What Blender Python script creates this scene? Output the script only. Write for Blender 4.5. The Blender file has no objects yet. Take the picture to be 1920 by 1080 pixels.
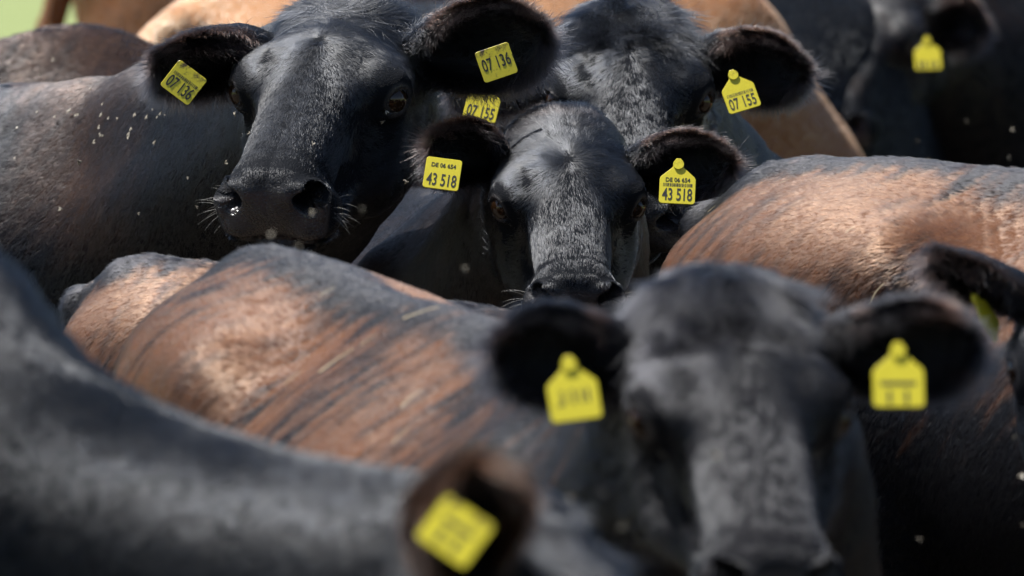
import bpy, bmesh, math, random
import numpy as np
from mathutils import Vector, Matrix
from mathutils.bvhtree import BVHTree
random.seed(7); rng = np.random.default_rng(7)
sc = bpy.context.scene
C = sc.collection
R_ = math.radians

# ------------------------------------------------------------------ camera, sky, sun, exposure
CAM_H, PITCH, FOCAL = 1.76, 4.53, 1920*200/36
cam = bpy.data.cameras.new('camera'); cam_o = bpy.data.objects.new('camera', cam); C.objects.link(cam_o)
cam_o.location = (0, 0, CAM_H); cam_o.rotation_euler = (R_(90-PITCH), 0, 0)
cam.lens = 200; cam.sensor_width = 36; cam.clip_start = .1; cam.clip_end = 2000
cam.dof.use_dof = True; cam.dof.focus_distance = 8.85; cam.dof.aperture_fstop = 5.2
sc.camera = cam_o
SUN_DIR = Vector((-.40, .12, 1.0)).normalized()          # towards the sun
world = bpy.data.worlds.new('World'); sc.world = world; world.use_nodes = True
wn = world.node_tree
sky = wn.nodes.new('ShaderNodeTexSky'); sky.sky_type = 'NISHITA'; sky.sun_disc = False
sky.sun_elevation = math.asin(SUN_DIR.z); sky.sun_rotation = math.atan2(SUN_DIR.x, SUN_DIR.y)
wn.links.new(sky.outputs[0], wn.nodes['Background'].inputs[0]); wn.nodes['Background'].inputs[1].default_value = .06
sun = bpy.data.lights.new('sun', 'SUN'); sun.energy = 5.0; sun.angle = R_(.5); sun.color = (1, .98, .95)
sun_o = bpy.data.objects.new('sun', sun); C.objects.link(sun_o)
sun_o.rotation_euler = SUN_DIR.to_track_quat('Z', 'Y').to_euler(); sun_o.location = (-5, 0, 12)
sc.view_settings.view_transform = 'Standard'; sc.view_settings.look = 'None'
sc.view_settings.exposure = 1.0; sc.view_settings.gamma = 1
sc.render.engine = 'CYCLES'
sc.cycles.max_bounces = 4; sc.cycles.diffuse_bounces = 2; sc.cycles.glossy_bounces = 3; sc.cycles.transmission_bounces = 3
sc.cycles.use_adaptive_sampling = True; sc.cycles.adaptive_threshold = .02
sc.cycles.use_denoising = True; sc.cycles.sample_clamp_indirect = 4.0
sc.cycles_curves.shape = 'RIBBONS'; sc.cycles_curves.subdivisions = 1

_p = R_(PITCH); _f = np.array([0, math.cos(_p), -math.sin(_p)]); _u = np.array([0, math.sin(_p), math.cos(_p)])
def at(px, py, d):
    """the point at depth d (metres along the ground) behind pixel (px, py) of the 1920 x 1080 photograph"""
    v = _f+np.array([1, 0, 0])*(px-960)/FOCAL-_u*(py-540)/FOCAL
    return np.array([0, 0, CAM_H])+v*d/v[1]
def to_px(P):
    q = P-np.array([0, 0, CAM_H]); z = np.maximum(q@_f, .1)
    return 960+q[:, 0]/z*FOCAL, 540-(q@_u)/z*FOCAL

def step(a, b, x):
    t = np.clip((x-a)/(b-a), 0, 1); return t*t*(3-2*t)
# ------------------------------------------------------------------ signed distance modelling
def nrm(v):
    v = np.asarray(v, float); return v/np.maximum(np.linalg.norm(v, axis=-1, keepdims=True), 1e-9)
def smin(a, b, k):
    h = np.maximum(k-np.abs(a-b), 0.0)/k
    return np.minimum(a, b)-h*h*k*0.25
def smax(a, b, k): return -smin(-a, -b, k)
def _len(q): return np.sqrt(np.einsum('...i,...i->...', q, q))
def ell(P, c, r, R=None):
    q = P-np.asarray(c, np.float32)
    if R is not None: q = q@np.asarray(R, np.float32)          # columns of R are the ellipsoid's own axes
    i = np.float32(1)/np.asarray(r, np.float32)
    q = q*i; k0 = _len(q); q *= i
    return k0*(k0-1)/np.maximum(_len(q), 1e-9)
def cone(P, a, b, r1, r2):
    a = np.asarray(a, np.float32); b = np.asarray(b, np.float32); ba = b-a; bb = max(float(ba@ba), 1e-9)
    q = P-a; t = q@ba; t *= 1/bb; np.clip(t, 0, 1, out=t)
    d2 = np.einsum('...i,...i->...', q, q)-2*t*(q@ba)+t*t*np.float32(bb)
    return np.sqrt(np.maximum(d2, 0))-(np.float32(r1)+np.float32(r2-r1)*t)
def axes(f, u):
    f = nrm(f); u = np.asarray(u, float); u = nrm(u-f*(u@f)); return np.stack([f, u, np.cross(f, u)], 1)

EYE = np.array([.103, .012, -.046]); EYE_OUT = nrm([.74, .62, .26])
EYE_R = axes([-.42, .86, -.20]-EYE_OUT*(np.array([-.42, .86, -.20])@EYE_OUT), np.cross(EYE_OUT, [0, 1, 0])*-1)
if EYE_R[2, 1] < 0: EYE_R[:, 1] *= -1
NOS = np.array([.050, .288, -.068])
def head_sdf(P, detail=True, calf=0.0):
    """head in its own frame: Y to the muzzle, Z out of the forehead, X to the animal's right"""
    Q = P.copy(); Q[..., 0] = np.abs(Q[..., 0])
    d = ell(Q, (0, -.085, -.075), (.116+.004*calf, .112, .090+.008*calf))
    d = smin(d, ell(Q, (.082, -.002, -.030), (.044, .054, .036)), .04)
    d = smin(d, ell(Q, (0, -.180, -.05), (.066, .045, .05)), .07)
    d = smin(d, cone(Q, (0, -.02, -.060), (0, .225, -.076), .080, .054), .05)
    d = smin(d, cone(Q, (.016, -.01, -.032), (.018, .265, -.058), .042, .033), .03)
    d = smin(d, ell(Q, (.066, -.01, -.135), (.048, .110, .085)), .05)
    d = smin(d, cone(Q, (.066, -.06, -.185), (.030, .20, -.142), .042, .028), .04)
    mz = ell(Q, (0, .255, -.091), (.078, .064, .057))
    mz = smax(mz, (Q[..., 1]-.300)*.94+(Q[..., 2]+.08)*-.20, .05)
    d = smin(d, mz, .022)
    d = smin(d, ell(Q, (.050, .240, -.112), (.034, .050, .034)), .02)
    d = smin(d, ell(Q, (0, .236, -.152), (.048, .050, .026)), .010)
    if not detail: return d
    # hollow below the eye and the facial crest
    d = smax(d, -ell(Q, (.116, .10, -.080), (.028, .065, .045)), .04)
    # lids
    d = smin(d, ell(Q, EYE+EYE_OUT*.004, (.036, .026, .019), EYE_R), .014)
    d = smin(d, ell(Q, EYE+EYE_R[:, 1]*.021+EYE_OUT*.007, (.034, .009, .015), EYE_R), .010)
    d = smax(d, -ell(Q, EYE+EYE_OUT*.022, (.0205, .0135, .030), EYE_R), .005)
    d = smax(d, -ell(Q, EYE+EYE_R[:, 0]*.022+EYE_OUT*.020-EYE_R[:, 1]*.004, (.012, .004, .010), EYE_R), .005)
    # nostrils: wing, hole, comma slit
    f = nrm([.55, .80, .12]); R = axes(nrm([.62, -.30, -.72]), f)
    d = smin(d, ell(Q, NOS+[.000, -.004, .013], (.030, .016, .012), axes([.9, -.45, -.15], [0, 0, 1])), .016)
    d = smin(d, ell(Q, NOS+[.020, -.016, -.004], (.012, .020, .026)), .014)
    d = smax(d, -ell(Q, NOS+f*.006+[0, 0, -.002], (.020, .012, .0130), R), .010)
    # mouth line
    m = np.abs(Q[..., 2]+.134-.06*np.maximum(Q[..., 1]-.25, 0)+.10*np.maximum(.2-Q[..., 1], 0))-.002
    m = np.maximum(m, .15-Q[..., 1])
    d = smax(d, -np.maximum(m, -(d+.009)), .005)
    return d

NOS_F = nrm([.55, .80, .12]); NOS_R = axes(nrm([.62, -.30, -.72]), NOS_F)
def nostrils(H):
    """draw the skin of the muzzle inwards to two deep comma-shaped nostrils"""
    for s in (1, -1):
        q = H*np.array([s, 1, 1], np.float32)-NOS
        a, c, b = q@NOS_R[:, 0], q@NOS_R[:, 1], q@NOS_R[:, 2]
        w = np.clip(1-(a/.0205)**2-(b/.0135)**2, 0, 1)**.6*(np.abs(c) < .03)
        R2 = axes([.55, -.55, .6], NOS_F); q2 = q-np.array([.016, -.004, .008]); w2 = np.clip(1-(q2@R2[:, 0]/.017)**2-(q2@R2[:, 2]/.0055)**2, 0, 1)**.6*(np.abs(q2@R2[:, 1]) < .03)
        H = H-(NOS_F*np.array([s, 1, 1]))[None]*np.maximum(w*.042, w2*.024)[:, None]*np.where(H[:, :1]*s > 0, 1, 0)
    return H

def surface_nets(f, lo, hi, h):
    n = np.ceil((np.asarray(hi)-lo)/h).astype(int)+1
    ax = [lo[i]+h*np.arange(n[i]) for i in range(3)]
    G = np.stack(np.meshgrid(*ax, indexing='ij'), -1).astype(np.float32)
    q = 4; nc = (n+q-1)//q                       # coarse pass first, then only the cells near the skin
    off = h*(q-1)/2
    Gc = np.stack(np.meshgrid(*[ax[i][::q]+off for i in range(3)], indexing='ij'), -1).astype(np.float32)
    Dc = f(Gc.reshape(-1, 3)).reshape(Gc.shape[:3])
    D = np.repeat(np.repeat(np.repeat(Dc, q, 0), q, 1), q, 2)[:n[0], :n[1], :n[2]].copy()
    near = np.abs(D) < h*q*1.25
    D[near] = f(G[near])
    s = D < 0
    cells = np.zeros(n-1, np.int8)
    cs = [(i, j, k) for i in (0, 1) for j in (0, 1) for k in (0, 1)]
    sl = lambda A, c: A[c[0]:n[0]-1+c[0], c[1]:n[1]-1+c[1], c[2]:n[2]-1+c[2]]
    for c in cs: cells += sl(s, c)
    act = (cells > 0) & (cells < 8)
    idx = -np.ones(n-1, int); ids = np.argwhere(act); idx[act] = np.arange(len(ids))
    acc = np.zeros((len(ids), 3)); cnt = np.zeros(len(ids))
    corner = {c: sl(D, c)[act] for c in cs}
    for a in cs:
        for k in range(3):
            if a[k]: continue
            b = list(a); b[k] = 1; b = tuple(b)
            da, db = corner[a], corner[b]; m = (da < 0) != (db < 0)
            t = np.where(m, da/np.where(m, da-db, 1), 0)
            p = np.tile(np.array(a, float), (len(ids), 1)); p[:, k] += t
            acc += p*m[:, None]; cnt += m
    V = (lo+h*(ids+acc/cnt[:, None])).astype(np.float32)
    F = []
    for k in range(3):
        o = [(1, 2), (2, 0), (0, 1)][k]
        A = np.moveaxis(s, [k, o[0], o[1]], [0, 1, 2]); I = np.moveaxis(idx, [k, o[0], o[1]], [0, 1, 2])
        a0, a1 = A[:-1, 1:-1, 1:-1], A[1:, 1:-1, 1:-1]
        for flip in (0, 1):
            m = (a0 & ~a1) if not flip else (~a0 & a1)
            w = np.argwhere(m)
            if not len(w): continue
            i, j, l = w[:, 0], w[:, 1], w[:, 2]
            q = np.stack([I[i, j, l], I[i, j+1, l], I[i, j+1, l+1], I[i, j, l+1]], 1)
            F.append(q if not flip else q[:, ::-1])
    return V, np.concatenate(F)
def gradient(f, V, e=.0015, d=None):
    g = np.empty_like(V)
    if d is None: d = f(V)
    for k in range(3):
        o = np.zeros(3, V.dtype); o[k] = e; g[:, k] = (f(V+o)-d)/e
    return g
def project(f, V, it=3, step=.006):
    V = np.asarray(V, np.float32)
    for _ in range(it):
        d = f(V); g = gradient(f, V, d=d)
        m = d/np.maximum((g*g).sum(1), .15)
        V = V-np.clip(m, -step, step)[:, None]*g
    return V
# ------------------------------------------------------------------ materials
def material(name):
    m = bpy.data.materials.new(name); m.use_nodes = True; return m, m.node_tree.nodes, m.node_tree.links
def N(ns, t, **kw):
    n = ns.new(t)
    for k, v in kw.items(): setattr(n, k, v)
    return n
def mixc(ns, ln, fac, a, b, mode='MIX'):
    m = N(ns, 'ShaderNodeMix', data_type='RGBA', blend_type=mode)
    for s, v in ((m.inputs[0], fac), (m.inputs[6], a), (m.inputs[7], b)):
        if hasattr(v, 'links'): ln.new(v, s)
        else: s.default_value = v
    return m.outputs[2]
def math_(ns, ln, op, a, b=0.0, clamp=False):
    m = N(ns, 'ShaderNodeMath', operation=op, use_clamp=clamp)
    for s, v in zip(m.inputs, (a, b)):
        if hasattr(v, 'links'): ln.new(v, s)
        else: s.default_value = v
    return m.outputs[0]
def coat_colour(ns, ln, dark, tan, streak):
    """coat colour from the attributes laid on the hide: 'tint' (how bleached, with some light and shade painted in) and 'grain' (position along the lie of the hair)"""
    at1 = N(ns, 'ShaderNodeAttribute', attribute_name='tint'); at2 = N(ns, 'ShaderNodeAttribute', attribute_name='grain')
    mp = N(ns, 'ShaderNodeMapping'); mp.inputs['Scale'].default_value = (7, 9, 52); ln.new(at2.outputs['Vector'], mp.inputs[0])
    n1 = N(ns, 'ShaderNodeTexNoise'); n1.inputs['Scale'].default_value = 1; n1.inputs['Detail'].default_value = 2.5; n1.inputs['Roughness'].default_value = .6
    ln.new(mp.outputs[0], n1.inputs['Vector'])
    n2 = N(ns, 'ShaderNodeTexNoise'); n2.inputs['Scale'].default_value = 7; n2.inputs['Detail'].default_value = 3; ln.new(at2.outputs['Vector'], n2.inputs['Vector'])
    f = math_(ns, ln, 'ADD', at1.outputs['Fac'], math_(ns, ln, 'MULTIPLY', math_(ns, ln, 'SUBTRACT', n1.outputs['Fac'], .52), streak))
    f = math_(ns, ln, 'ADD', f, math_(ns, ln, 'MULTIPLY', math_(ns, ln, 'SUBTRACT', n2.outputs['Fac'], .5), streak*.42))
    r = N(ns, 'ShaderNodeMapRange', interpolation_type='SMOOTHSTEP'); r.inputs[1].default_value = .18; r.inputs[2].default_value = .85
    ln.new(f, r.inputs[0])
    return mixc(ns, ln, r.outputs[0], (*dark, 1), (*tan, 1)), n1
_mats = {}
def hair_material(key, dark, tan, streak, rough):
    if ('h', key) in _mats: return _mats['h', key]
    m, ns, ln = material('coat_hair_'+key); ns.clear()
    out = N(ns, 'ShaderNodeOutputMaterial'); h = N(ns, 'ShaderNodeBsdfHairPrincipled'); h.model = 'CHIANG'; h.parametrization = 'COLOR'
    c, _ = coat_colour(ns, ln, dark, tan, streak)
    ln.new(c, h.inputs['Color']); h.inputs['Roughness'].default_value = rough; h.inputs['Radial Roughness'].default_value = rough+.12
    h.inputs['IOR'].default_value = 1.40 if key == 'rust' else 1.48; h.inputs['Random Roughness'].default_value = .25
    h.inputs['Coat'].default_value = .0
    ln.new(h.outputs[0], out.inputs[0]); _mats['h', key] = m; return m
def hide_material(key, dark, tan, streak):
    if ('s', key) in _mats: return _mats['s', key]
    m, ns, ln = material('hide_'+key); b = ns['Principled BSDF']
    c, n1 = coat_colour(ns, ln, dark, tan, streak)
    bare = N(ns, 'ShaderNodeAttribute', attribute_name='bare'); pos = N(ns, 'ShaderNodeAttribute', attribute_name='grain')
    v = N(ns, 'ShaderNodeTexVoronoi', feature='DISTANCE_TO_EDGE'); v.inputs['Scale'].default_value = 210; ln.new(pos.outputs['Vector'], v.inputs['Vector'])
    n3 = N(ns, 'ShaderNodeTexNoise'); n3.inputs['Scale'].default_value = 45; n3.inputs['Detail'].default_value = 5; ln.new(pos.outputs['Vector'], n3.inputs['Vector'])
    leather = mixc(ns, ln, n3.outputs['Fac'], (.026, .023, .025, 1), (.060, .053, .054, 1))
    ln.new(mixc(ns, ln, bare.outputs['Fac'], c, leather), b.inputs['Base Color'])
    rg = N(ns, 'ShaderNodeMapRange'); rg.inputs[3].default_value = .75; rg.inputs[4].default_value = .22; ln.new(bare.outputs['Fac'], rg.inputs[0]); ln.new(rg.outputs[0], b.inputs['Roughness'])
    hgt = math_(ns, ln, 'MINIMUM', v.outputs['Distance'], .12)
    bp = N(ns, 'ShaderNodeBump'); bp.inputs['Strength'].default_value = .8; bp.inputs['Distance'].default_value = .003
    ln.new(math_(ns, ln, 'ADD', math_(ns, ln, 'MULTIPLY', hgt, 3.0), math_(ns, ln, 'MULTIPLY', n3.outputs['Fac'], .5)), bp.inputs['Height']); ln.new(bp.outputs[0], b.inputs['Normal'])
    ln.new(math_(ns, ln, 'ADD', .06, math_(ns, ln, 'MULTIPLY', bare.outputs['Fac'], .44)), b.inputs['Specular IOR Level'])
    _mats['s', key] = m; return m
def plain(name, col, rough=.5, **kw):
    if name in _mats: return _mats[name]
    m, ns, ln = material(name); b = ns['Principled BSDF']
    n = N(ns, 'ShaderNodeTexNoise'); n.inputs['Scale'].default_value = kw.get('scale', 60); n.inputs['Detail'].default_value = 4
    tc = N(ns, 'ShaderNodeTexCoord'); ln.new(tc.outputs['Object'], n.inputs['Vector'])
    d = tuple(x*kw.get('low', .75) for x in col)
    ln.new(mixc(ns, ln, n.outputs['Fac'], (*d, 1), (*col, 1)), b.inputs['Base Color']); b.inputs['Roughness'].default_value = rough
    _mats[name] = m; return m

# ------------------------------------------------------------------ fur: strands grown out of the mesh they belong to
LAT = rng.random((64, 64, 64, 3), np.float32)*2-1
def noise3(P):
    """smooth vector noise, one lattice step per unit"""
    i = np.floor(P).astype(np.int32); f = (P-i).astype(np.float32); f = f*f*(3-2*f); o = 0
    for dx in (0, 1):
        for dy in (0, 1):
            for dz in (0, 1):
                w = (f[:, 0] if dx else 1-f[:, 0])*(f[:, 1] if dy else 1-f[:, 1])*(f[:, 2] if dz else 1-f[:, 2])
                o = o+LAT[(i[:, 0]+dx) & 63, (i[:, 1]+dy) & 63, (i[:, 2]+dz) & 63]*w[:, None]
    return o
total_hairs = [0]; fur_jobs = []
def tris(F):
    a = np.array([q for q in F if len(q) == 4]).reshape(-1, 4); b = np.array([q for q in F if len(q) == 3]).reshape(-1, 3)
    return np.concatenate([a[:, [0, 1, 2]], a[:, [0, 2, 3]], b]).astype(np.int64)
def grow_all():
    """fur only where some viewpoint near the camera can see the hide; elsewhere a thin undercoat"""
    Vs, Fs, k = [], [], 0
    for j in fur_jobs:
        T = tris(j['F']); j['T'] = T; Vs.append(j['V']); Fs.append(T+k); k += len(j['V'])
    AV, AF = np.concatenate(Vs), np.concatenate(Fs)
    tree = BVHTree.FromPolygons(AV.tolist(), AF.tolist(), all_triangles=True)
    eyes = [Vector((x, 0, CAM_H+z)) for x, z in ((0, 0), (-.5, .05), (.5, .05))]
    for j in fur_jobs:
        V, den = j['V'], j['A']['hden']; vis = np.zeros(len(V), np.float32); off = (V+j['nor']*.014)
        for i in np.nonzero(den > .06*den.max())[0].tolist():
            p = Vector(off[i].tolist())
            for e in eyes:
                d = e-p; l = d.length
                if tree.ray_cast(p, d/l, min(l, 6.0))[0] is None: vis[i] = 1; break
        for _ in range(3):
            m = vis[j['T']].max(1); np.maximum.at(vis, j['T'].ravel(), np.repeat(m, 3))
        j['A']['hden'] = den*(.015+.985*vis)
        grow(**j)
def grow(o, V, F, nor, A, mat, radius, T=None, lift=.55, wave=.5, wild=.12, size=.022, curl=.25, clump=.5, lock=.010, base=(0, 0, 0), keys=4):
    V = np.asarray(V, np.float32); p0, p1, p2 = V[T[:, 0]], V[T[:, 1]], V[T[:, 2]]
    area = .5*np.linalg.norm(np.cross(p1-p0, p2-p0), axis=1); den = A['hden'][T].mean(1)*area
    cnt = rng.poisson(np.maximum(den, 0)); ti = np.repeat(np.arange(len(T)), cnt); n = len(ti)
    if not n: return
    u = rng.random((n, 2), np.float32); fl = u.sum(1) > 1; u[fl] = 1-u[fl]
    W = np.stack([1-u[:, 0]-u[:, 1], u[:, 0], u[:, 1]], 1).astype(np.float32); K = T[ti]
    def lerp(a):
        a = np.asarray(a, np.float32); return (a[K]*(W if a.ndim == 1 else W[..., None])).sum(1)
    root = lerp(V); nn = nrm(lerp(nor)).astype(np.float32); flow = lerp(A['flow']); L = lerp(A['hlen'])*rng.uniform(.55, 1.15, n).astype(np.float32); lf = lerp(A['hlift'])*lift
    shaggy = np.clip((lerp(A['hlen'])-.010)/.03, .06, 1.0)
    d = flow+noise3(root/size)*wave*shaggy[:, None]+noise3(root/(size*.35)+9)*wave*.5*shaggy[:, None]+rng.normal(0, wild, (n, 3)).astype(np.float32)*(1.1+.9*shaggy[:, None])
    d = d-nn*(d*nn).sum(1)[:, None]; d = nrm(d).astype(np.float32)
    lf = lf*(1+.25*noise3(root/(size*.6)+31)[:, 0]+rng.normal(0, .25, n).astype(np.float32))
    # locks: the tips draw together towards the middle of their lock
    q = root/lock+noise3(root/(lock*2.5)+5)*.6; ce = np.floor(q); jit = LAT[tuple((ce.astype(int) & 63).T)]*.35
    pull = (ce+.5+jit-q)*lock; pull = pull-nn*(pull*nn).sum(1)[:, None]
    cl = clump*rng.uniform(.5, 1.1, n).astype(np.float32)*np.clip((L-.006)/(lock*1.6), 0, 1)
    cv = noise3(root/(size*.5)+17)
    P = np.empty((n, keys, 3), np.float32)
    for k in range(keys):
        t = k/(keys-1)
        P[:, k] = root-nn*.0006+(d*t+nn*(lf*(t-.62*t*t))[:, None]+cv*(curl*t*t)*shaggy[:, None])*L[:, None]+pull*(cl*t*t)[:, None]
    cu = bpy.data.hair_curves.new('fur'); cu.add_curves([keys]*n)
    cu.attributes['position'].data.foreach_set('vector', (P-np.asarray(base, np.float32)).ravel())
    R = np.repeat(np.array([1, .9, .65, .2][:keys], np.float32)[None], n, 0)*radius*rng.uniform(.7, 1.25, (n, 1)).astype(np.float32)
    ra = cu.attributes.get('radius') or cu.attributes.new('radius', 'FLOAT', 'POINT'); ra.data.foreach_set('value', R.ravel().astype(np.float32))
    ta = cu.attributes.new('tint', 'FLOAT', 'CURVE'); ta.data.foreach_set('value', (lerp(A['tint'])+rng.normal(0, .04, n)).astype(np.float32))
    ga = cu.attributes.new('grain', 'FLOAT_VECTOR', 'CURVE'); ga.data.foreach_set('vector', lerp(A['grain']).ravel())
    cu.materials.append(mat); ho = bpy.data.objects.new('fur', cu); C.objects.link(ho); ho.parent = o; ho['kind'] = 'stuff'
    total_hairs[0] += n
    return ho

def mesh_object(name, V, F, mats, parent=None, attrs=None, base=(0, 0, 0)):
    me = bpy.data.meshes.new(name); me.from_pydata((np.asarray(V)-np.asarray(base)).tolist(), [], [list(map(int, f)) for f in F]); me.update()
    me.shade_smooth()
    for k, a in (attrs or {}).items():
        t = 'FLOAT_VECTOR' if np.ndim(a) == 2 else 'FLOAT'
        A = me.attributes.new(k, t, 'POINT'); A.data.foreach_set('vector' if t == 'FLOAT_VECTOR' else 'value', np.ascontiguousarray(a, np.float32).ravel())
    for m in (mats if isinstance(mats, (list, tuple)) else [mats]): me.materials.append(m)
    o = bpy.data.objects.new(name, me); C.objects.link(o)
    if parent is not None: o.parent = parent
    return o
def in_view(V, nor, margin=.06):
    """how much fur a spot needs: full near the frame, thin elsewhere"""
    x, y = to_px(V)
    m = step(-1920*margin-160, -1920*margin, x)*step(1920*(1+margin)+160, 1920*(1+margin), x)*step(-260, -130, y)*step(1400, 1230, y)
    v = nrm(np.array([0, 0, CAM_H])-V); f = (nor*v).sum(1)
    return m*(.02+.98*step(-.45, -.2, f))

# ------------------------------------------------------------------ cattle
def rotz(a): c, s = math.cos(a), math.sin(a); return np.array([[c, -s, 0], [s, c, 0], [0, 0, 1]])
def rotx(a): c, s = math.cos(a), math.sin(a); return np.array([[1, 0, 0], [0, c, -s], [0, s, c]])
def roty(a): c, s = math.cos(a), math.sin(a); return np.array([[c, 0, s], [0, 1, 0], [-s, 0, c]])

def torso_sdf(Q, lean=0.0):
    S = Q.copy(); S[:, 1] = np.abs(S[:, 1])
    d = ell(S, (0, 0, .86), (.66, .325+lean, .395))
    d = smin(d, ell(S, (.46, .05, .92), (.30, .235, .36)), .12)
    d = smin(d, ell(S, (-.60, .06, .98), (.33, .225, .28)), .12)
    d = smin(d, cone(S, (.50, 0, 1.215), (-.80, 0, 1.215), .065, .06), .11)
    d = smin(d, ell(S, (.47, 0, 1.20), (.20, .08, .10)), .08)
    d = smin(d, cone(S, (-.46, .205, 1.14), (-.86, .10, 1.10), .050, .05), .15)
    d = smin(d, ell(S, (.68, 0, .68), (.20, .15, .22)), .12)
    d = smin(d, ell(S, (.52, .20, .95), (.15, .09, .26)), .08)
    d = smin(d, ell(S, (-.66, .16, .78), (.23, .13, .30)), .10)
    # legs, jointed
    for a, b, r1, r2, k in (((.50, .17, .78), (.50, .17, .46), .12, .065, .08), ((.50, .17, .46), (.51, .17, .30), .062, .055, .03), ((.51, .17, .30), (.50, .17, .09), .042, .042, .03),
                            ((-.58, .19, .70), (-.55, .20, .62), .15, .13, .08), ((-.55, .20, .62), (-.82, .17, .46), .10, .058, .05), ((-.82, .17, .46), (-.77, .17, .12), .050, .043, .03),
                            ((.50, .17, .08), (.54, .17, .035), .048, .052, .02), ((-.77, .17, .10), (-.72, .17, .035), .048, .052, .02)):
        d = smin(d, cone(S, a, b, r1, r2), k)
    # tail: root stands a little proud of the rump and hangs down
    d = smin(d, cone(Q, (-.74, 0, 1.215), (-.93, 0, 1.17), .055, .040), .05)
    d = smin(d, cone(Q, (-.93, 0, 1.17), (-1.00, 0, .95), .036, .028), .03)
    d = smin(d, cone(Q, (-1.00, 0, .95), (-.99, 0, .45), .024, .030), .02)
    return d

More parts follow.
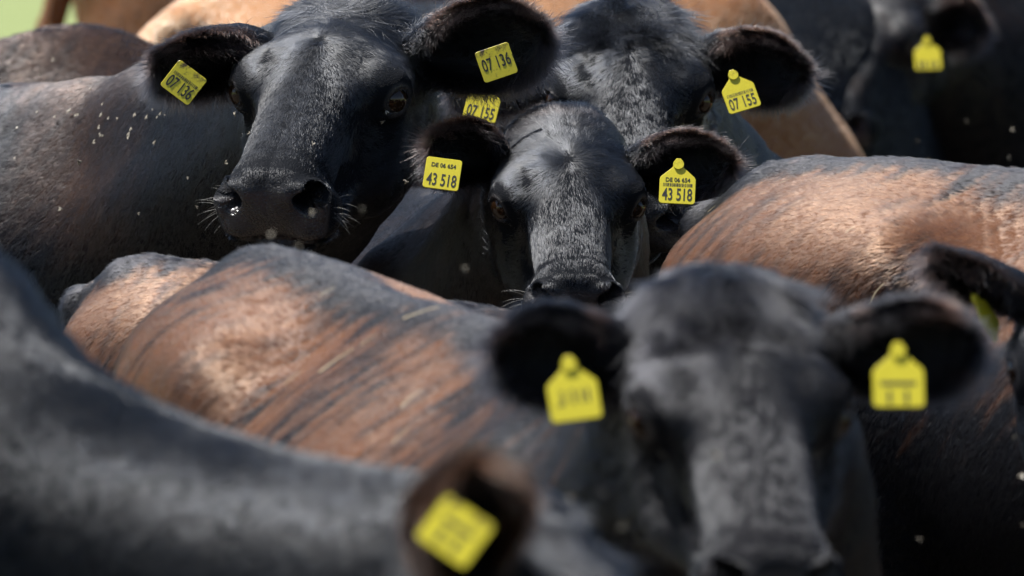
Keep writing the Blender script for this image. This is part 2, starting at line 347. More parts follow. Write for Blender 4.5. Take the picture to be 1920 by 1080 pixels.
COATS = {'black': ((.0075, .0085, .011), (.060, .032, .021), .55), 'rust': ((.010, .010, .012), (.132, .060, .032), 1.75),
         'tan': ((.20, .082, .034), (.43, .22, .108), .6), 'cream': ((.30, .19, .12), (.62, .46, .32), .5), 'umber': ((.012, .010, .010), (.075, .040, .026), .6)}
EYE_M = plain('eye_black', (.030, .014, .006), .03, low=.3)
cows = {}
def cow(key, label, coat, torso, head, ears=(), res=.02, fine=0, fur=(60e3, .0006), tint=None, calf=0.0, lean=0.0, hair=1.0, group=None, crest=0.0, neckr=1.0, forelock=0.0, tuft=1.0, wave=.5, wild=.12, clump=.5):
    dark, tan, streak = COATS[coat]
    tx, ty, phi, s, hz = torso[:5]; tilt = torso[5] if len(torso) > 5 else 0.0; Tr = rotz(R_(phi)); Tb = np.array([tx, ty, 0.0]); Sc = np.array([s, s, s*hz])
    hp, yaw, pitch, roll, hs = head
    Hr = rotz(R_(180+yaw))@rotx(-R_(pitch))@roty(R_(roll)); hp = np.asarray(hp, float)-Hr@(np.array([0, .02, -.044])*hs)      # hp given between the eyes
    f32 = np.float32
    def tl(P):
        q = ((P-Tb.astype(f32))@Tr.astype(f32))/Sc.astype(f32)
        q[:, 2] += f32(tilt)*np.clip(q[:, 0], -1, 1)*np.clip(q[:, 2]/.6, 0, 1); return q
    short = np.array([1, 1-.15*calf, 1], f32)
    def hl(P):
        q = ((P-hp.astype(f32))@Hr.astype(f32))/f32(hs)
        if calf: q[:, 1] = np.where(q[:, 1] > 0, q[:, 1]/short[1], q[:, 1])
        return q
    tw = lambda p: Tb+Tr@((np.asarray(p, float)-[0, 0, tilt*p[0]])*Sc)
    hw = lambda p: hp+Hr@(np.asarray(p)*(short if p[1] > 0 else 1)*hs)
    fw = Tr[:, 0]
    n0, n2 = tw((.56, 0, .98)), hw((0, -.13, -.14)); n1 = n0*.45+n2*.55+fw*.12*s+np.array([0, 0, .02+crest*.35])
    c0, c2 = tw((.46, 0, 1.20)), hw((0, -.165, -.085)); c1 = c0*.5+c2*.5+fw*.10*s+np.array([0, 0, .03+crest])
    bez = lambda a, b, c, t: a*(1-t)**2+2*b*t*(1-t)+c*t*t
    ts = np.linspace(0, 1, 6)
    def neck(P):
        d = None
        for t0, t1 in zip(ts[:-1], ts[1:]):
            e = cone(P, bez(n0, n1, n2, t0), bez(n0, n1, n2, t1), (.25-.125*t0)*s*neckr, (.25-.125*t1)*s*neckr)
            d = e if d is None else smin(d, e, .06)
            d = smin(d, cone(P, bez(c0, c1, c2, t0), bez(c0, c1, c2, t1), (.085-.02*t0)*s, (.085-.02*t1)*s), .10)
        return d
    def f(P, detail=True):
        d = torso_sdf(tl(P), lean)*s
        d = smin(d, neck(P), .12*s)
        H = hl(P); far = np.linalg.norm(H-[0, .03, -.08], axis=1)
        m = far < .42; e = np.full(len(P), 9.0, f32); e[m] = head_sdf(H[m], detail, calf)*hs; e[~m] = (far[~m]-.3)*hs
        return smin(d, e, .05*hs)
    pts = np.array([tw(p) for p in [(x, y, z) for x in (-1.08, .95) for y in (-.42, .42) for z in (-.02/1, 1.42)]]+[hw(p) for p in [(x, y, z) for x in (-.16, .16) for y in (-.26, .36) for z in (-.26, .06)]]+[n1, c1])
    lo, hi = pts.min(0)-.03, pts.max(0)+.03; lo[2] = -.03
    V, F = surface_nets(lambda P: f(P, False), lo, hi, res)
    V = project(lambda P: f(P, False), V, 2, .012)
    if fine:
        bm = bmesh.new(); vs = [bm.verts.new(v) for v in V]
        for q in F:
            try: bm.faces.new([vs[i] for i in q])
            except ValueError: pass
        for k in range(fine):
            H = hl(np.array([v.co for v in bm.verts], f32)); bm.verts.index_update()
            lim = (-.24, -.20, -.03)[k] if k < 2 else .18
            sel = (H[:, 1] > lim) & (np.abs(H[:, 0]) < .2) & (H[:, 1] < .4) & (H[:, 2] > -.26) & (H[:, 2] < .1)
            if k >= 2:
                ec = np.minimum(np.linalg.norm(H-EYE, axis=1), np.linalg.norm(H-EYE*[-1, 1, 1], axis=1)); sel &= (H[:, 1] > .2) | (ec < .06)
                sel |= ec < .055
            ed = [e for e in bm.edges if sel[e.verts[0].index] and sel[e.verts[1].index]]
            bmesh.ops.subdivide_edges(bm, edges=ed, cuts=1, use_grid_fill=True)
            bv = list(bm.verts); X = np.array([v.co for v in bv], f32); H = hl(X)
            hot = np.nonzero((H[:, 1] > -.27) & (H[:, 1] < .42) & (np.abs(H[:, 0]) < .22) & (H[:, 2] > -.3) & (H[:, 2] < .12))[0]
            Y = project(f, X[hot], 4 if k else 3)
            for i, y in zip(hot.tolist(), Y.tolist()): bv[i].co = y
        bmesh.ops.triangulate(bm, faces=[q for q in bm.faces if len(q.verts) > 4])
        bm.verts.index_update(); V = np.array([v.co for v in bm.verts]); F = [[v.index for v in q.verts] for q in bm.faces]; bm.free()
    V = np.asarray(V, f32)
    nor = nrm(gradient(f, V, .003))
    if fine >= 1: m = np.nonzero(np.linalg.norm(hl(V)-np.array([0, .28, -.07]), axis=1) < .12)[0]; V[m] = hp+(nostrils(hl(V[m]))*short*hs)@Hr.T
    V[:, 2] = np.maximum(V[:, 2], .003)
    H, T = hl(V), tl(V)
    hd = head_sdf(H, False, calf); wh = step(.05, .005, hd)*step(-.26, -.12, H[:, 1])
    # lie of the hair
    ft = np.stack([-np.ones(len(V)), .0*T[:, 1], -.25-1.7*step(.04, .24, np.abs(T[:, 1]))*step(1.25, .95, T[:, 2])-1.3*step(-.3, -1.0, T[:, 0])*step(1.26, 1.05, T[:, 2])], 1)@Tr.T
    nk = nrm(n0-n2)*.8+np.array([0, 0, -1.1]); wn_ = step(.42, .70, T[:, 0])*(1-wh)
    fh = np.stack([H[:, 0]*(1.5-1.0*step(.02, .10, H[:, 1])), H[:, 1]+.02, np.zeros(len(V))], 1)
    if forelock: fh = fh+np.stack([H[:, 0]*6, np.full(len(V), 1.6), np.zeros(len(V))], 1)*(step(-.22, -.17, H[:, 1])*step(-.03, -.09, H[:, 1])*step(.11, .05, np.abs(H[:, 0])))[:, None]
    side = step(.05, .09, np.abs(H[:, 0]))*step(-.03, -.07, H[:, 2])
    fh = nrm(fh)*(1-side)[:, None]+np.stack([np.zeros(len(V)), -.75+0*side, -.6+0*side], 1)*side[:, None]
    fl = nrm(ft)*(1-wn_-wh)[:, None].clip(0)+nk*wn_[:, None]+(nrm(fh)@Hr.T)*wh[:, None]
    fl = fl-nor*(fl*nor).sum(1)[:, None]
    dn = np.array([0, 0, -1.0])-nor*(-nor[:, 2:3]); fl = nrm(fl+dn*np.clip(.8-np.linalg.norm(fl, axis=1), 0, 1)[:, None]*1.5*(1-wh)[:, None])
    # bare leather of the nose and lips
    bare = wh*step(.262, .276, H[:, 1]-.25*np.maximum(np.abs(H[:, 0])-.045, 0))*step(-.036, -.050, H[:, 2])*step(-.150, -.132, H[:, 2])
    nd = np.linalg.norm(np.abs(H)*[1, 0, 0]+H*[0, 1, 1]-(NOS+[.004, 0, 0]), axis=1); bare = np.maximum(bare, wh*step(.034, .022, nd))
    ec = np.linalg.norm(np.abs(H)*[1, 0, 0]+H*[0, 1, 1]-(EYE+EYE_OUT*.016), axis=1)
    eyeb = wh*step(.029, .020, ec)
    # length, lift, density
    hlen = .016*(1-wh)+wh*(.0125+.013*step(.02, -.07, H[:, 1])+.022*step(-.10, -.17, H[:, 1])*step(.11, .05, np.abs(H[:, 0]))+.006*side)
    hlen = hlen*np.where(wh > .5, np.interp(H[:, 1], [-.12, -.09], [tuft, 1]), 1)
    lockm = forelock*wh*step(-.20, -.15, H[:, 1])*step(-.045, -.09, H[:, 1])*step(.10, .05, np.abs(H[:, 0])); hlen = hlen+.042*lockm
    hlen = hlen*(1-wh*.75*step(.065, .03, ec))*(1-.45*wh*step(.2, .27, H[:, 1]))*hair
    ridge = step(.06, .0, np.abs(T[:, 1]))*step(1.12, 1.2, T[:, 2])*(1-wh)
    hlen = hlen+.010*ridge*hair
    hlift = .32+.35*ridge+wh*(-.10+.55*step(-.15, -.19, H[:, 1])*step(.12, .05, np.abs(H[:, 0]))); 
    fd, rad = fur
    den = fd*in_view(V, nor)*(1+1.2*wh)*(1-np.maximum(bare, eyeb))
    den[bare > .5] = 0
    gx = nrm(np.array([-.58, 0, -.82])); G = np.stack([T@gx, T[:, 1], T@np.cross(gx, [0, 1, 0])], 1)
    tn = np.zeros(len(V)) if tint is None else tint(T, H, wh, nor)
    if coat == 'rust': tn = tn-wh*.9
    root = bpy.data.objects.new(key, None); C.objects.link(root); root.location = Tb; root.empty_display_size = .2
    root['label'] = label; root['category'] = 'cow' if not calf else 'calf'
    root['group'] = group or 'cattle packed together in the herd'
    hm, sm = hair_material(coat, dark, tan, streak, .24 if coat in ('black', 'umber') else .30 if coat == 'rust' else .42), hide_material(coat, dark, tan, streak)
    at_ = dict(flow=fl, hlen=hlen, hlift=hlift, hden=den, tint=tn, grain=G+np.array([tx, ty, phi*.1]), bare=np.maximum(bare, eyeb*.9))
    body = mesh_object('body', V, F, sm, root, at_, Tb)
    big = rad/.0005
    if fd: fur_jobs.append(dict(o=body, V=V, F=F, nor=nor, A=at_, mat=hm, radius=rad, wave=wave, wild=wild, clump=clump, curl=.25+.45*forelock, size=.024*max(1, big*.8), lock=.011*max(1, big*.8), base=Tb))
    if fine:
        for sgn in (1, -1):
            e = EYE+EYE_OUT*.0055; cpos = hw(e*[sgn, 1, 1])
            bm = bmesh.new(); bmesh.ops.create_uvsphere(bm, u_segments=24, v_segments=16, radius=.0215*hs)
            eo = bpy.data.objects.new('eye', bpy.data.meshes.new('eye')); bm.to_mesh(eo.data); bm.free(); eo.data.shade_smooth(); eo.data.materials.append(EYE_M)
            C.objects.link(eo); eo.parent = root; eo.location = cpos-Tb
    cows[key] = dict(root=root, base=Tb, V=V, F=F, hw=hw, tw=tw, hm=hm, sm=sm, hs=hs, tx=tx, phi=phi, fur=fur, Hr=Hr, body=body)
    for e in ears: ear(cows[key], coat, **e)
    return cows[key]

def ear(cw, coat, side, tip, opening=(0, -1, -.45), size=1.0, wide=1.0, bend=.05, tint=.25, droop=0.0, shag=1.0):
    """a cupped leaf of skin; side +1 is the animal's right"""
    hs = cw['hs']; root = cw['hw']((side*.084, -.105, -.062)); tip = np.asarray(tip, float)
    ax = tip-root; L = np.linalg.norm(ax); ax = ax/L
    O = np.asarray(opening, float); O = nrm(O-ax*(O@ax)); S = np.cross(ax, O)
    if S[2] < 0: S = -S                       # S points to the upper rim
    nt, nsg = 26, 22; t = np.linspace(0, 1, nt); sv = np.linspace(-1, 1, nsg)
    w = .060*hs*wide*np.interp(t, [0, .12, .3, .5, .7, .83, .92, .97, 1], [.50, .58, .82, 1.0, .97, .78, .52, .32, .10])
    ph = np.interp(t, [0, .2, .5, 1], [2.3, 1.9, 1.25, .8])
    layers, nors = [], []
    for off in (0, 1):
        th = np.interp(t, [0, .3, 1], [.010, .006, .003])*hs
        P = np.zeros((nt, nsg, 3)); Nn = np.zeros((nt, nsg, 3))
        for i in range(nt):
            r = w[i]/math.sin(min(ph[i], math.pi/2))
            a = sv*ph[i]; dirn = np.outer(np.sin(a), S)-np.outer(np.cos(a), O)
            cen = root+ax*L*t[i]+np.array([0, 0, 1])*bend*L*math.sin(math.pi*t[i])*.5-np.array([0, 0, 1])*droop*L*t[i]**2+O*r*math.cos(ph[i])
            P[i] = cen+dirn*(r-(th[i] if off else 0)); Nn[i] = dirn*(-1 if off else 1)
        layers.append(P); nors.append(Nn)
    V = np.concatenate([layers[0].reshape(-1, 3), layers[1].reshape(-1, 3)]); nor = np.concatenate([x.reshape(-1, 3) for x in nors])
    n = nt*nsg; F = []
    for i in range(nt-1):
        for j in range(nsg-1):
            a, b, c, d = i*nsg+j, i*nsg+j+1, (i+1)*nsg+j+1, (i+1)*nsg+j
            F += [[a, b, c, d], [n+d, n+c, n+b, n+a]]
        for j in (0, nsg-1):
            a, d = i*nsg+j, (i+1)*nsg+j; F.append([a, d, n+d, n+a] if j == 0 else [d, a, n+a, n+d])
    for j in range(nsg-1):
        a, b = (nt-1)*nsg+j, (nt-1)*nsg+j+1; F.append([a, b, n+b, n+a])
    tt = np.tile(np.repeat(t, nsg), 2); ss = np.tile(np.tile(sv, nt), 2); inner = np.repeat([0, 1], n)
    edge = step(.55, 1, np.maximum(np.abs(ss), (tt-.72)/.28))
    tang = np.outer(np.sign(ss)*np.abs(ss)*.9, S)
    fl = ax[None]*(1-.35*inner*edge)[:, None]+tang*(.35+.9*inner+.6*edge)[:, None]+np.array([0, 0, -.25])
    fl = fl+O[None]*(inner*.55*edge)[:, None]
    hlen = (.012+.012*edge+inner*(.016+.016*edge*(ss < .3)))*shag*hs
    V0 = V-cw['base']
    fd, rad = cw['fur']
    den = fd*in_view(V, nor, .1)*0+fd*2.0*step(-260, 0, to_px(V)[0])*step(2150, 1960, to_px(V)[0])*step(1300, 1180, to_px(V)[1])
    den = den*(1+.8*edge)
    tn = tint*(.3+2.2*edge*(tt > .25))*(1-.4*inner)  # brown rim hair, reddened further to paint in sunlight shining through it
    at_ = dict(flow=nrm(fl), hlen=hlen, hlift=.4+.9*edge+.5*inner, hden=den, tint=tn, grain=V0*1.0+cw['tx'], bare=np.zeros(len(V)))
    eo = mesh_object('ear', V, F, cw['sm'], cw['root'], at_, cw['base'])
    if fd: fur_jobs.append(dict(o=eo, V=V, F=F, nor=nor, A=at_, mat=cw['hm'], radius=rad, wave=.35, wild=.22, size=.024, curl=.2, base=cw['base']))
    return eo

# ------------------------------------------------------------------ ear tags
def tag_material(name, dirt):
    m, ns, ln = material(name); b = ns['Principled BSDF']; tc = N(ns, 'ShaderNodeTexCoord')
    n = N(ns, 'ShaderNodeTexNoise'); n.inputs['Scale'].default_value = 55; n.inputs['Detail'].default_value = 8; n.inputs['Roughness'].default_value = .75; ln.new(tc.outputs['Object'], n.inputs['Vector'])
    sp = N(ns, 'ShaderNodeSeparateXYZ'); ln.new(tc.outputs['Object'], sp.inputs[0])
    hi = N(ns, 'ShaderNodeMapRange'); hi.inputs[1].default_value = .004; hi.inputs[2].default_value = .05; hi.inputs[3].default_value = -.18; hi.inputs[4].default_value = .05; ln.new(sp.outputs['Z'], hi.inputs[0])
    r = N(ns, 'ShaderNodeMapRange'); r.inputs[1].default_value = .70-.30*dirt; r.inputs[2].default_value = .80-.30*dirt; ln.new(math_(ns, ln, 'ADD', n.outputs['Fac'], hi.outputs[0]), r.inputs[0])
    n2 = N(ns, 'ShaderNodeTexNoise'); n2.inputs['Scale'].default_value = 300; ln.new(tc.outputs['Object'], n2.inputs['Vector'])
    ln.new(mixc(ns, ln, r.outputs[0], mixc(ns, ln, n2.outputs['Fac'], (.52, .43, .015, 1), (.66, .57, .03, 1)), (.055, .032, .012, 1)), b.inputs['Base Color']); b.inputs['Roughness'].default_value = .42
    return m
TAG = {0: tag_material('yellow_plastic', .42), 1: tag_material('soiled_yellow_plastic', 1.0), 2: tag_material('dusty_yellow_plastic', .45)}
INK = plain('black_ink', (.012, .012, .012), .6)
def ear_tag(cw, label, centre, roll, text=None, small=None, barcode=False, dirt=0, w=.055, yaw=0, tip=-24, strokes=None, big=.37, low=.10, square=False):
    out = [(-.5, .06), (-.47, .015), (-.42, 0), (.42, 0), (.47, .015), (.5, .06), (.5, .72), (.47, .79), (.17, 1.06), (.13, 1.14), (.115, 1.26), (.06, 1.34), (-.06, 1.34), (-.115, 1.26), (-.13, 1.14), (-.17, 1.06), (-.47, .79), (-.5, .72)]
    if square: out = [(-.5, .06), (-.47, .015), (-.42, 0), (.42, 0), (.47, .015), (.5, .06), (.5, .86), (.47, .905), (.42, .92), (-.42, .92), (-.47, .905), (-.5, .86)]
    n = len(out); th = .0009
    V = [(x*w, y_, (z-.4)*w) for y_ in (-th, th) for x, z in out]+[(x*w*.985, y_*1.5, (z-.4)*w*.985) for y_ in (-th, th) for x, z in out]
    F = [list(range(2*n, 3*n)), list(range(3*n, 4*n))[::-1]]
    for i in range(n):
        j = (i+1) % n; F += [[i, j, n+j, n+i][::-1], [2*n+i, i, j, 2*n+j][::-1], [3*n+i, n+i, n+j, 3*n+j]]
    k = len(V)
    for i in range(14): a = i*2*math.pi/14; V += [(math.cos(a)*w*.15, -.004, math.sin(a)*w*.15+.76*w), (math.cos(a)*w*.15, .002, math.sin(a)*w*.15+.76*w)]
    if square: V = V[:k]
    else: F += [[k+2*i for i in range(14)]]+[[k+2*i, k+2*i+1, k+(2*i+3) % 28, k+(2*i+2) % 28] for i in range(14)]
    o = mesh_object('ear_tag', V, F, TAG[dirt], cw['root']); o.data.shade_flat(); o['label'] = label
    o.location = np.asarray(centre)-cw['base']
    o.rotation_euler = (Matrix.Rotation(R_(yaw), 3, 'Z')@Matrix.Rotation(R_(tip), 3, 'X')@Matrix.Rotation(R_(-roll), 3, 'Y')).to_euler()
    def letters(body, size, x, z, sx=.72):
        cu = bpy.data.curves.new('lettering', 'FONT'); cu.body = body; cu.size = size; cu.align_x = 'CENTER'; cu.extrude = .0001; cu.offset = size*.012; cu.materials.append(INK)
        tmp = bpy.data.objects.new('lettering', cu); C.objects.link(tmp); tm = bpy.data.meshes.new_from_object(tmp); bpy.data.objects.remove(tmp); t = bpy.data.objects.new('lettering', tm); C.objects.link(t); t.parent = o; t.location = (x, -.00165, z); t.rotation_euler = (R_(90), 0, 0); t.scale = (sx, 1, 1)
    if text: letters(text, w*big*1.36, 0, (low-.4)*w, .60)
    if small: letters(small, w*.17, 0, .245*w, .95)
    def bars(name, rects):
        Vb, Fb = [], []
        for x0, x1, z0, z1 in rects:
            q = len(Vb); Vb += [(x0*w, -.0016, (z0-.4)*w), (x1*w, -.0016, (z0-.4)*w), (x1*w, -.0016, (z1-.4)*w), (x0*w, -.0016, (z1-.4)*w)]; Fb.append([q, q+1, q+2, q+3])
        bo = mesh_object(name, Vb, Fb, INK, o)
    if barcode:
        rr = random.Random(4); x = -.40; L_ = []
        while x < .40: ww = rr.choice((.012, .02, .03)); L_.append((x, x+ww, .50, .60)); x += ww+rr.choice((.010, .016, .024))
        bars('barcode', L_)
    if strokes: bars('print', strokes)
    return o
# ------------------------------------------------------------------ ground
m, ns, ln = material('pasture_grass'); b = ns['Principled BSDF']
tc = N(ns, 'ShaderNodeTexCoord')
n1 = N(ns, 'ShaderNodeTexNoise'); n1.inputs['Scale'].default_value = .35; n1.inputs['Detail'].default_value = 6; ln.new(tc.outputs['Object'], n1.inputs['Vector'])
n2 = N(ns, 'ShaderNodeTexNoise'); n2.inputs['Scale'].default_value = 14; n2.inputs['Detail'].default_value = 5; ln.new(tc.outputs['Object'], n2.inputs['Vector'])
grass = mixc(ns, ln, n2.outputs['Fac'], mixc(ns, ln, n1.outputs['Fac'], (.09, .14, .03, 1), (.16, .21, .06, 1)), (.20, .22, .08, 1))
low_bounce_soil = mixc(ns, ln, n2.outputs['Fac'], (.035, .026, .018, 1), (.075, .056, .038, 1))  # unseen dark earth under the herd, added to cut green bounce light
vd = N(ns, 'ShaderNodeVectorMath', operation='DISTANCE'); ln.new(tc.outputs['Object'], vd.inputs[0]); vd.inputs[1].default_value = (0, 6, 0)
mr = N(ns, 'ShaderNodeMapRange'); mr.inputs[1].default_value = 11; mr.inputs[2].default_value = 14; ln.new(math_(ns, ln, 'ADD', vd.outputs['Value'], math_(ns, ln, 'MULTIPLY', n1.outputs['Fac'], 4)), mr.inputs[0])
ln.new(mixc(ns, ln, mr.outputs[0], low_bounce_soil, grass), b.inputs['Base Color']); b.inputs['Roughness'].default_value = .9
bp = N(ns, 'ShaderNodeBump'); bp.inputs['Strength'].default_value = .8; bp.inputs['Distance'].default_value = .05; ln.new(n2.outputs['Fac'], bp.inputs['Height']); ln.new(bp.outputs[0], b.inputs['Normal'])
gx = np.concatenate([np.linspace(-600, -40, 12), np.linspace(-30, 30, 31), np.linspace(40, 600, 12)]); gy = np.concatenate([np.linspace(-60, -5, 6), np.linspace(0, 40, 21), np.linspace(50, 1500, 14)])
GV = np.array([[x, y, -.004 if abs(x) < 5 and y < 18 else .05*math.sin(x*.7)*math.cos(y*.45)-.05] for y in gy for x in gx]); nx = len(gx)
GF = [[j*nx+i, j*nx+i+1, (j+1)*nx+i+1, (j+1)*nx+i] for j in range(len(gy)-1) for i in range(nx-1)]
g = mesh_object('ground', GV, GF, m); g['kind'] = 'structure'

# ------------------------------------------------------------------ the herd
def n3(P, s, seed):
    q = P*s+seed
    return (np.sin(q[:, 0]*1.7+1.3*np.sin(q[:, 1]*1.1+seed))+np.sin(q[:, 1]*2.1+1.7*np.sin(q[:, 2]*1.3))+np.sin(q[:, 2]*1.9+1.1*np.sin(q[:, 0]*1.5+2)))/3
def tint_black(amount=.12, seed=1.0):
    return lambda T, H, wh, nor: (amount+.10*n3(T, 5, seed))*(1-.75*wh)
def tint_flank(amount=.75, fade=.45, seed=2.0, front=.35):
    def fn(T, H, wh, nor):
        spine = step(.11, .02, np.abs(T[:, 1]))*step(1.16, 1.23, T[:, 2])
        z = step(fade-.25, fade+.35, T[:, 2])
        fr = 1-step(front-.3, front+.25, T[:, 0])*.85
        tail = 1-step(-.72, -.84, T[:, 0])*step(.09, .045, np.abs(T[:, 1]))
        return amount*z*(1-.9*spine)*fr*tail*(1-wh)-.35*(1-z)+.12*n3(T, 4, seed)
    return fn
def tint_flat(a, seed=3.0): return lambda T, H, wh, nor: a+.22*n3(T, 2.4, seed)

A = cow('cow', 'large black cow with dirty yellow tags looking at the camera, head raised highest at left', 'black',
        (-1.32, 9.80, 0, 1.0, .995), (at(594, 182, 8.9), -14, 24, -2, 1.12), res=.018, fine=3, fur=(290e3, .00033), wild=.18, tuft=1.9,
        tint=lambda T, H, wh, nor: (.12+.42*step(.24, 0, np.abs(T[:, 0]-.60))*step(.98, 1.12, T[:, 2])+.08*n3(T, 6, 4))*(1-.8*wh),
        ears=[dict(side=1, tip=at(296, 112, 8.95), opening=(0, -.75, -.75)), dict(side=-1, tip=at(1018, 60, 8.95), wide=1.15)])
ear_tag(A, 'soiled yellow tag reading 07 136, tilted down to the right', at(342, 158, 8.86), -37, '07 136', dirt=1, barcode=True, tip=-12, low=.12, square=True)
ear_tag(A, 'yellow tag reading 07 136, smeared with brown dirt', at(932, 121, 8.84), 19, '07 136', dirt=1, tip=-12, low=.30, square=True)
B = cow('calf', 'black young calf with clean yellow tags peering over the backs at centre', 'black',
        (-.14, 9.95, -77, .88, 1.0), (at(1066, 392, 8.75), 3, 31, 0, .93), res=.018, fine=3, fur=(290e3, .00033), calf=1.0, tuft=.8,
        tint=lambda T, H, wh, nor: .30*(1-wh)+wh*(.04+.28*step(-.08, -.16, H[:, 1])),
        ears=[dict(side=1, tip=at(812, 262, 8.8)), dict(side=-1, tip=at(1370, 302, 8.8))])
ear_tag(B, 'clean yellow tag reading 43 518 on the ear nearer the large cow', at(829, 330, 8.68), -8, '43 518', 'DE 06 654', square=True)
ear_tag(B, 'clean yellow tag reading 43 518 with a full barcode', at(1270, 357, 8.68), -3, '43 518', 'DE 06 654', barcode=True)
Cc = cow('cow', 'black cow with curly forelock standing right behind the calf, muzzle hidden by it', 'black',
         (.80, 10.45, -140, .88, .98), (at(1180, 192, 9.45), 0, 34, 0, 1.08), res=.018, fine=3, fur=(260e3, .00036), forelock=1.0, tuft=1.5, wave=.55,
         tint=tint_black(.08, 5), ears=[dict(side=1, tip=at(850, 160, 9.6)), dict(side=-1, tip=at(1506, 135, 9.5))])
ear_tag(Cc, 'yellow tag reading 07 155 half hidden by shaggy ear hair', at(903, 203, 9.3), -13, '07 155', dirt=2)
ear_tag(Cc, 'yellow tag reading 07 155 with a barcode', at(1390, 184, 9.33), 18, '07 155', barcode=True, dirt=2)
D = cow('cow', 'blurred dark cow in front, rust-brown flank, facing the camera with both yellow tags hanging', 'rust',
        (-.04, 7.07, -65, .90, .995, .075), (at(1390, 790, 6.2), 8, 31, 0, .97), res=.02, fine=1, fur=(210e3, .00042), lean=.02, forelock=.6, wave=.15, clump=.2, tuft=1.7,
        tint=tint_flank(.66, .42, 2.0, .40), ears=[dict(side=1, tip=at(940, 655, 6.3), tint=.08), dict(side=-1, tip=at(1822, 640, 6.3), tint=.08)])
ear_tag(D, 'blurred yellow tag hanging beside the rust-brown flank', at(1077, 752, 6.12), 8, strokes=[(-.25, -.19, .32, .62), (-.05, .01, .34, .64), (.12, .17, .34, .62), (.25, .31, .34, .62), (-.35, -.25, .32, .36)])
ear_tag(D, 'blurred yellow tag with a dark printed line at the right', at(1685, 727, 6.12), 0, strokes=[(-.36, .34, .44, .52), (-.22, -.15, .06, .34), (.12, .19, .06, .34)])
Hh = cow('cow', 'very blurred black cow in the near left corner, head down, one tagged ear showing', 'black',
         (-1.20, 5.85, -8, 1.03, 1.035), (at(1110, 1300, 5.35), 50, 50, 0, .95), crest=-.24, neckr=.68, res=.02, fine=1, fur=(210e3, .00042), hair=.8, forelock=1.0, wave=.08, clump=0,
         tint=lambda T, H, wh, nor: .05+wh*.12*step(-.06, -.12, H[:, 1]), ears=[dict(side=1, tip=at(880, 868, 5.25), opening=(.25, -1, 0), tint=.9)])
ear_tag(Hh, 'very blurred yellow tag inside a brown-rimmed ear', at(850, 1002, 5.12), -35, w=.054, square=True, dirt=1, strokes=[(-.3, .3, .5, .58), (-.2, -.12, .12, .4), (.1, .18, .12, .4)])
G = cow('cow', 'brown-backed animal partly hidden behind the front cow, below the large cow at left', 'rust',
        (-.06, 8.20, -20, .66, 1.27, .10), ((.50, 7.80, .42), 40, 62, 0, .8), res=.025, fur=(250e3, .0004), tint=tint_flank(.72, .40, 6.0, .0))
I = cow('cow', 'brown-backed cow on the right with black tail head, its rump towards the calf', 'rust',
        (1.04, 8.12, -37, .99, 1.0), ((1.95, 7.2, .6), 60, 55, 0, 1.0), res=.022, fur=(240e3, .0004), tint=tint_flank(.82, .90, 9.0, .8))  # low flank kept black: dark belly plus its shade painted into the tint
J = cow('cow', 'black cow at the right edge, only its ear and cheek in the picture', 'black',
        (1.75, 6.6, 175, .95, 1.0), (at(2065, 700, 7.3), -10, 32, 0, .95), res=.02, fine=1, fur=(80e3, .0006), tint=tint_black(.1, 3),
        ears=[dict(side=1, tip=at(1750, 475, 7.35), opening=(-.2, -.5, -1), wide=.8)])
ear_tag(J, 'yellow tag seen almost edge on at the right edge', at(1856, 602, 7.36), 35, yaw=66, w=.05)
L = cow('cow', 'dark brown blurred back behind the large cow at the left edge', 'umber',
        (-1.33, 11.1, 10, 1.04, 1.0), ((-.45, 11.5, .6), 70, 55, 0, 1.0), res=.025, fur=(50e3, .0008), tint=tint_flat(.35))
T_ = cow('cow', 'grey-sheened back between the ears of the two black cows, mostly hidden', 'umber',
         (-.17, 11.3, 90, 1.08, 1.02), ((-.1, 12.6, .6), 180, 55, 0, 1.0), res=.025, fur=(50e3, .0008), tint=tint_flat(.3, 8))
K2 = cow('cow', 'tan cow behind the black cows at top centre, sloping down to the right', 'tan',
         (-.03, 12.75, 50, 1.12, 1.03), ((.95, 13.75, .55), 130, 55, 0, 1.0), res=.025, fur=(40e3, .0010), tint=lambda T, H, wh, nor: .35+.3*n3(T, 2.4, 4)+.8*step(.05, -.4, T[:, 0]))
K1 = cow('cow', 'brown tan cow farthest back at top left beside the grass', 'tan',
         (-.05, 16.0, 0, 1.25, 1.03), ((1.5, 16.2, .6), 90, 55, 0, 1.0), res=.025, fur=(30e3, .0011), tint=tint_flat(.3, 2))
M_ = cow('cow', 'black cow between the tan cow and the tagged dark cow at top right', 'black',
         (.36, 14.0, 52, 1.10, 1.0), ((1.26, 15.2, .55), 130, 55, 0, 1.0), res=.025, fur=(40e3, .0010), tint=tint_black(.1, 2))
N_ = cow('cow', 'dark cow at top right corner with one yellow tag, face half hidden', 'black',
         (1.95, 15.0, 190, 1.15, 1.0), (at(1625, 85, 14.3), -25, 35, 0, 1.15), res=.022, fine=1, fur=(40e3, .0010), tint=tint_flat(.25, 1),
         ears=[dict(side=-1, tip=at(1846, 52, 14.3), wide=1.2)])
ear_tag(N_, 'small blurred yellow tag at top right with faint digits', at(1740, 112, 14.1), 2, w=.066, strokes=[(-.36, -.26, .06, .34), (-.2, -.1, .06, .34), (.05, .12, .06, .34), (.22, .34, .06, .34)])
U = cow('cow', 'tan back glimpsed beyond the brown cow at the right edge', 'tan',
        (1.75, 10.6, 10, .86, 1.0), ((2.8, 10.8, .6), 90, 55, 0, 1.0), res=.025, fur=(30e3, .0010), tint=tint_flat(.3, 5))
grow_all()

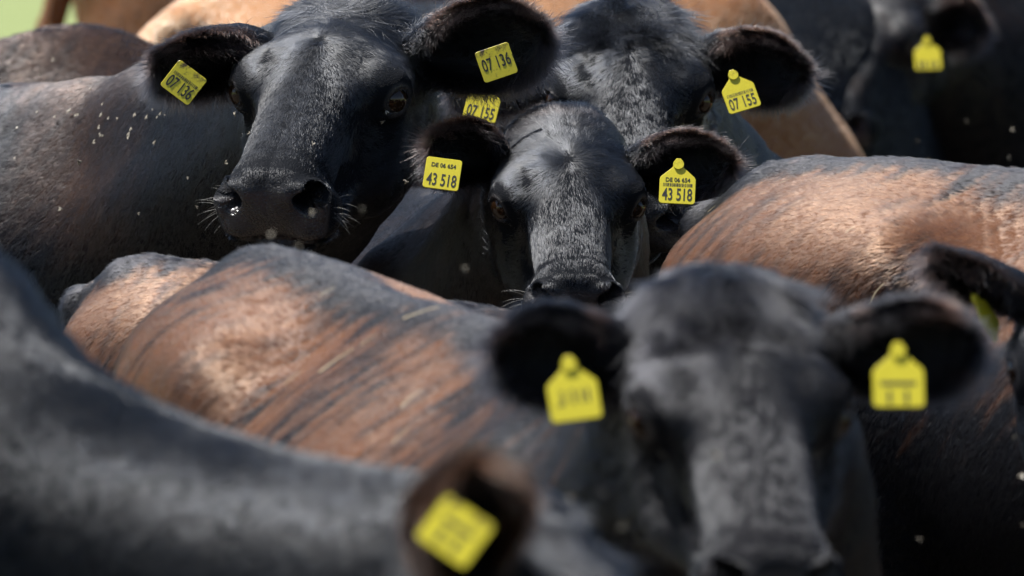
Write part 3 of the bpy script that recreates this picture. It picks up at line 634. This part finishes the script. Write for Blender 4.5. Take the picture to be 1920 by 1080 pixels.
# ------------------------------------------------------------------ whiskers and lashes
def strands(name, parent, base, roots, dirs, lens, droop, radius, mat):
    n = len(roots); k = 5; P = np.empty((n, k, 3), np.float32)
    for j in range(k):
        t = j/(k-1); P[:, j] = roots+dirs*(lens*t)[:, None]+np.asarray(droop)*(lens*t*t)[:, None]
    cu = bpy.data.hair_curves.new(name); cu.add_curves([k]*n); cu.attributes['position'].data.foreach_set('vector', (P-base).astype(np.float32).ravel())
    ra = cu.attributes.get('radius') or cu.attributes.new('radius', 'FLOAT', 'POINT'); ra.data.foreach_set('value', np.tile(np.array([1, .95, .8, .6, .2], np.float32)*radius, n))
    cu.materials.append(mat); o = bpy.data.objects.new(name, cu); C.objects.link(o); o.parent = parent; o['kind'] = 'stuff'; return o
WHISK = plain('pale_whisker', (.55, .53, .48), .3); LASH = plain('dark_lash', (.03, .028, .028), .3)
for cw in (A, B, Cc):
    tree = BVHTree.FromPolygons(cw['V'].tolist(), [list(map(int, q)) for q in cw['F']]); hw, Hr, hs = cw['hw'], cw['Hr'], cw['hs']
    rts, drs, lns = [], [], []
    for s in (1, -1):
        for _ in range(11):
            p = hw((s*.13, rng.uniform(.20, .285), rng.uniform(-.15, -.075))); t = hw((0, rng.uniform(.21, .26), -.10)); d = nrm(t-p)
            loc, nn, _i, _d = tree.ray_cast(Vector(p), Vector(d))
            if loc is None: continue
            rts.append(np.array(loc)); drs.append(nrm(np.array(nn)+Hr@np.array([0, rng.uniform(-.3, .5), rng.uniform(-.5, .2)]))); lns.append(rng.uniform(.018, .042))
    strands('whiskers', cw['body'], cw['base'], np.array(rts), np.array(drs), np.array(lns), (0, 0, -.25), .00015, WHISK)
    eyes_ = [o for o in cw['root'].children if o.name.startswith('eye')]
    for s, eo in zip((1, -1), eyes_):
        M = np.array([s, 1, 1]); u = np.linspace(-.9, .9, 26)
        rt = np.array([hw((EYE+EYE_OUT*.0225+EYE_R[:, 0]*.0175*a+EYE_R[:, 1]*(.0118*math.sqrt(1-a*a)+.001))*M) for a in u])
        dr = np.array([Hr@((EYE_OUT*.9+EYE_R[:, 1]*.45+EYE_R[:, 0]*.35*a+rng.normal(0, .08, 3))*M) for a in u])
        strands('eyelashes', eo, np.array(cw['base'])+np.array(eo.location), rt, nrm(dr), rng.uniform(.008, .013, 26)*hs, np.array([0, 0, -.2]), .00016, LASH)

# ------------------------------------------------------------------ flies
def fly_mesh():
    bm = bmesh.new()
    bmesh.ops.create_uvsphere(bm, u_segments=8, v_segments=6, radius=1, matrix=Matrix.Translation((0, 0, .0016))@Matrix.Diagonal((.0014, .0032, .0013, 1)))
    bmesh.ops.create_uvsphere(bm, u_segments=8, v_segments=5, radius=.0012, matrix=Matrix.Translation((0, .0038, .0017)))
    nb = len(bm.faces)
    for s in (1, -1):
        m = Matrix.Translation((s*.0019, -.0024, .0028))@Matrix.Rotation(R_(s*24), 4, 'Z')@Matrix.Rotation(R_(s*-14), 4, 'Y')@Matrix.Diagonal((.0015, .0042, .00012, 1))
        bmesh.ops.create_uvsphere(bm, u_segments=8, v_segments=4, radius=1, matrix=m)
    for i in range(6):
        s = 1 if i % 2 else -1; y = -.0012+.0014*(i//2)
        bmesh.ops.create_cone(bm, segments=4, radius1=.00022, radius2=.00012, depth=.0026, matrix=Matrix.Translation((s*.0019, y, .0008))@Matrix.Rotation(R_(s*55), 4, 'Y'))
    me = bpy.data.meshes.new('fly'); bm.faces.ensure_lookup_table()
    wing = set(range(nb, nb+64))
    for i, q in enumerate(bm.faces): q.material_index = 1 if i in wing else 0; q.smooth = True
    bm.to_mesh(me); bm.free()
    me.materials.append(plain('fly_body', (.12, .10, .07), .5)); me.materials.append(plain('fly_wing', (.40, .35, .27), .4)); return me
FLY = fly_mesh()
def fly(p, normal, label, group, size=1.0):
    o = bpy.data.objects.new('fly', FLY); C.objects.link(o); n = Vector(normal).normalized()
    o.rotation_euler = (n.to_track_quat('Z', 'Y').to_matrix()@Matrix.Rotation(rng.uniform(0, 6.28), 3, 'Z')).to_euler(); o.location = Vector(p)+n*.006; o.scale = (size,)*3
    o['label'] = label; o['category'] = 'fly'; o['group'] = group
def tree_of(cw): return BVHTree.FromPolygons(cw['V'].tolist(), [list(map(int, q)) for q in cw['F']])
eye0 = Vector((0, 0, CAM_H)); tA = tree_of(A)
spots = [(rng.normal(215, 60), rng.normal(215, 30)) for _ in range(24)]+[(rng.uniform(10, 440), rng.uniform(170, 440)) for _ in range(10)]
for x, y in spots:
    d = (Vector(at(x, y, 9))-eye0).normalized(); loc, nn, _i, _d = tA.ray_cast(eye0, d)
    if loc is not None and loc.y > 9.1: fly(loc, nn, 'tiny pale-winged fly sitting on the shoulder of the large cow at left', 'flies on the shoulder of the large cow', rng.uniform(.5, .9))
for x, y in ((722, 212), (716, 222), (474, 256), (582, 276), (448, 216)):
    d = (Vector(at(x, y, 8.9))-eye0).normalized(); loc, nn, _i, _d = tA.ray_cast(eye0, d)
    if loc is not None: fly(loc, nn, 'tiny fly on the face of the large cow at left', 'flies on the face of the large cow', .8)
for x, y, d in ((598, 400, 6.9), (683, 395, 6.5), (517, 450, 6.2), (546, 463, 6.2), (757, 346, 8.8), (795, 255, 6.0), (883, 503, 6.6), (1343, 842, 5.75), (1531, 866, 5.75), (1120, 935, 5.5), (1060, 926, 5.5), (1155, 985, 5.6),
                (1735, 1006, 6.9), (1916, 900, 6.9), (1917, 973, 6.9), (1894, 818, 7.0), (1810, 222, 11.6), (1749, 298, 11.4), (1726, 270, 11.4), (1906, 245, 11.4), (1899, 297, 11.4), (107, 114, 10.4), (80, 133, 10.4), (152, 306, 8.9)):
    fly(at(x, y, d), rng.normal(0, 1, 3), 'small pale fly in the air above the herd', 'flies in the air', rng.uniform(.7, 1.0) if d < 8.5 else 1.0)

# ------------------------------------------------------------------ straw
STRAW = plain('dry_straw', (.50, .40, .24), .6)
def straw_mesh():
    V, F = [], []; L_ = .04
    for i in range(6):
        t = i/5; r = .0014*(1-.5*t)
        for k in range(5): a = k*2*math.pi/5; V.append((L_*(t-.5), .004*math.sin(t*2.6)+r*math.cos(a), r*math.sin(a)*.6+.001))
    for i in range(5):
        for k in range(5): F.append([i*5+k, i*5+(k+1) % 5, (i+1)*5+(k+1) % 5, (i+1)*5+k])
    F += [[4, 3, 2, 1, 0], [25, 26, 27, 28, 29]]
    me = bpy.data.meshes.new('straw'); me.from_pydata(V, [], F); me.materials.append(STRAW); return me
STM = straw_mesh()
for cw, name, lst in ((D, 'rust-brown flank of the front cow', ((640, 690, 40, 1.3), (795, 602, 30, 1.2), (870, 540, 20, .8), (560, 720, 80, .7), (780, 760, 70, .9), (700, 650, 10, .6), (760, 830, 60, .7), (620, 560, 30, .6))), (I, 'brown back of the right cow', ((1650, 552, 50, .9), (1475, 352, 20, .35), (1342, 402, 70, .35), (1600, 440, 35, .4)))):
    tr = tree_of(cw)
    for x, y, ang, sz in lst:
        d = (Vector(at(x, y, 8))-eye0).normalized(); loc, nn, _i, _d = tr.ray_cast(eye0, d)
        if loc is None: continue
        o = bpy.data.objects.new('straw', STM); C.objects.link(o); o.scale = (sz,)*3
        z = nn.normalized(); x_ = (Vector((1, 0, 0))*math.cos(R_(ang))+Vector((0, 0, 1))*math.sin(R_(ang))); x_ = (x_-z*x_.dot(z)).normalized()
        o.rotation_euler = Matrix((x_, z.cross(x_), z)).transposed().to_euler(); o.location = loc+z*.010
        o['label'] = 'bit of pale straw stuck in the '+name; o['category'] = 'straw'; o['group'] = 'straw on the '+name
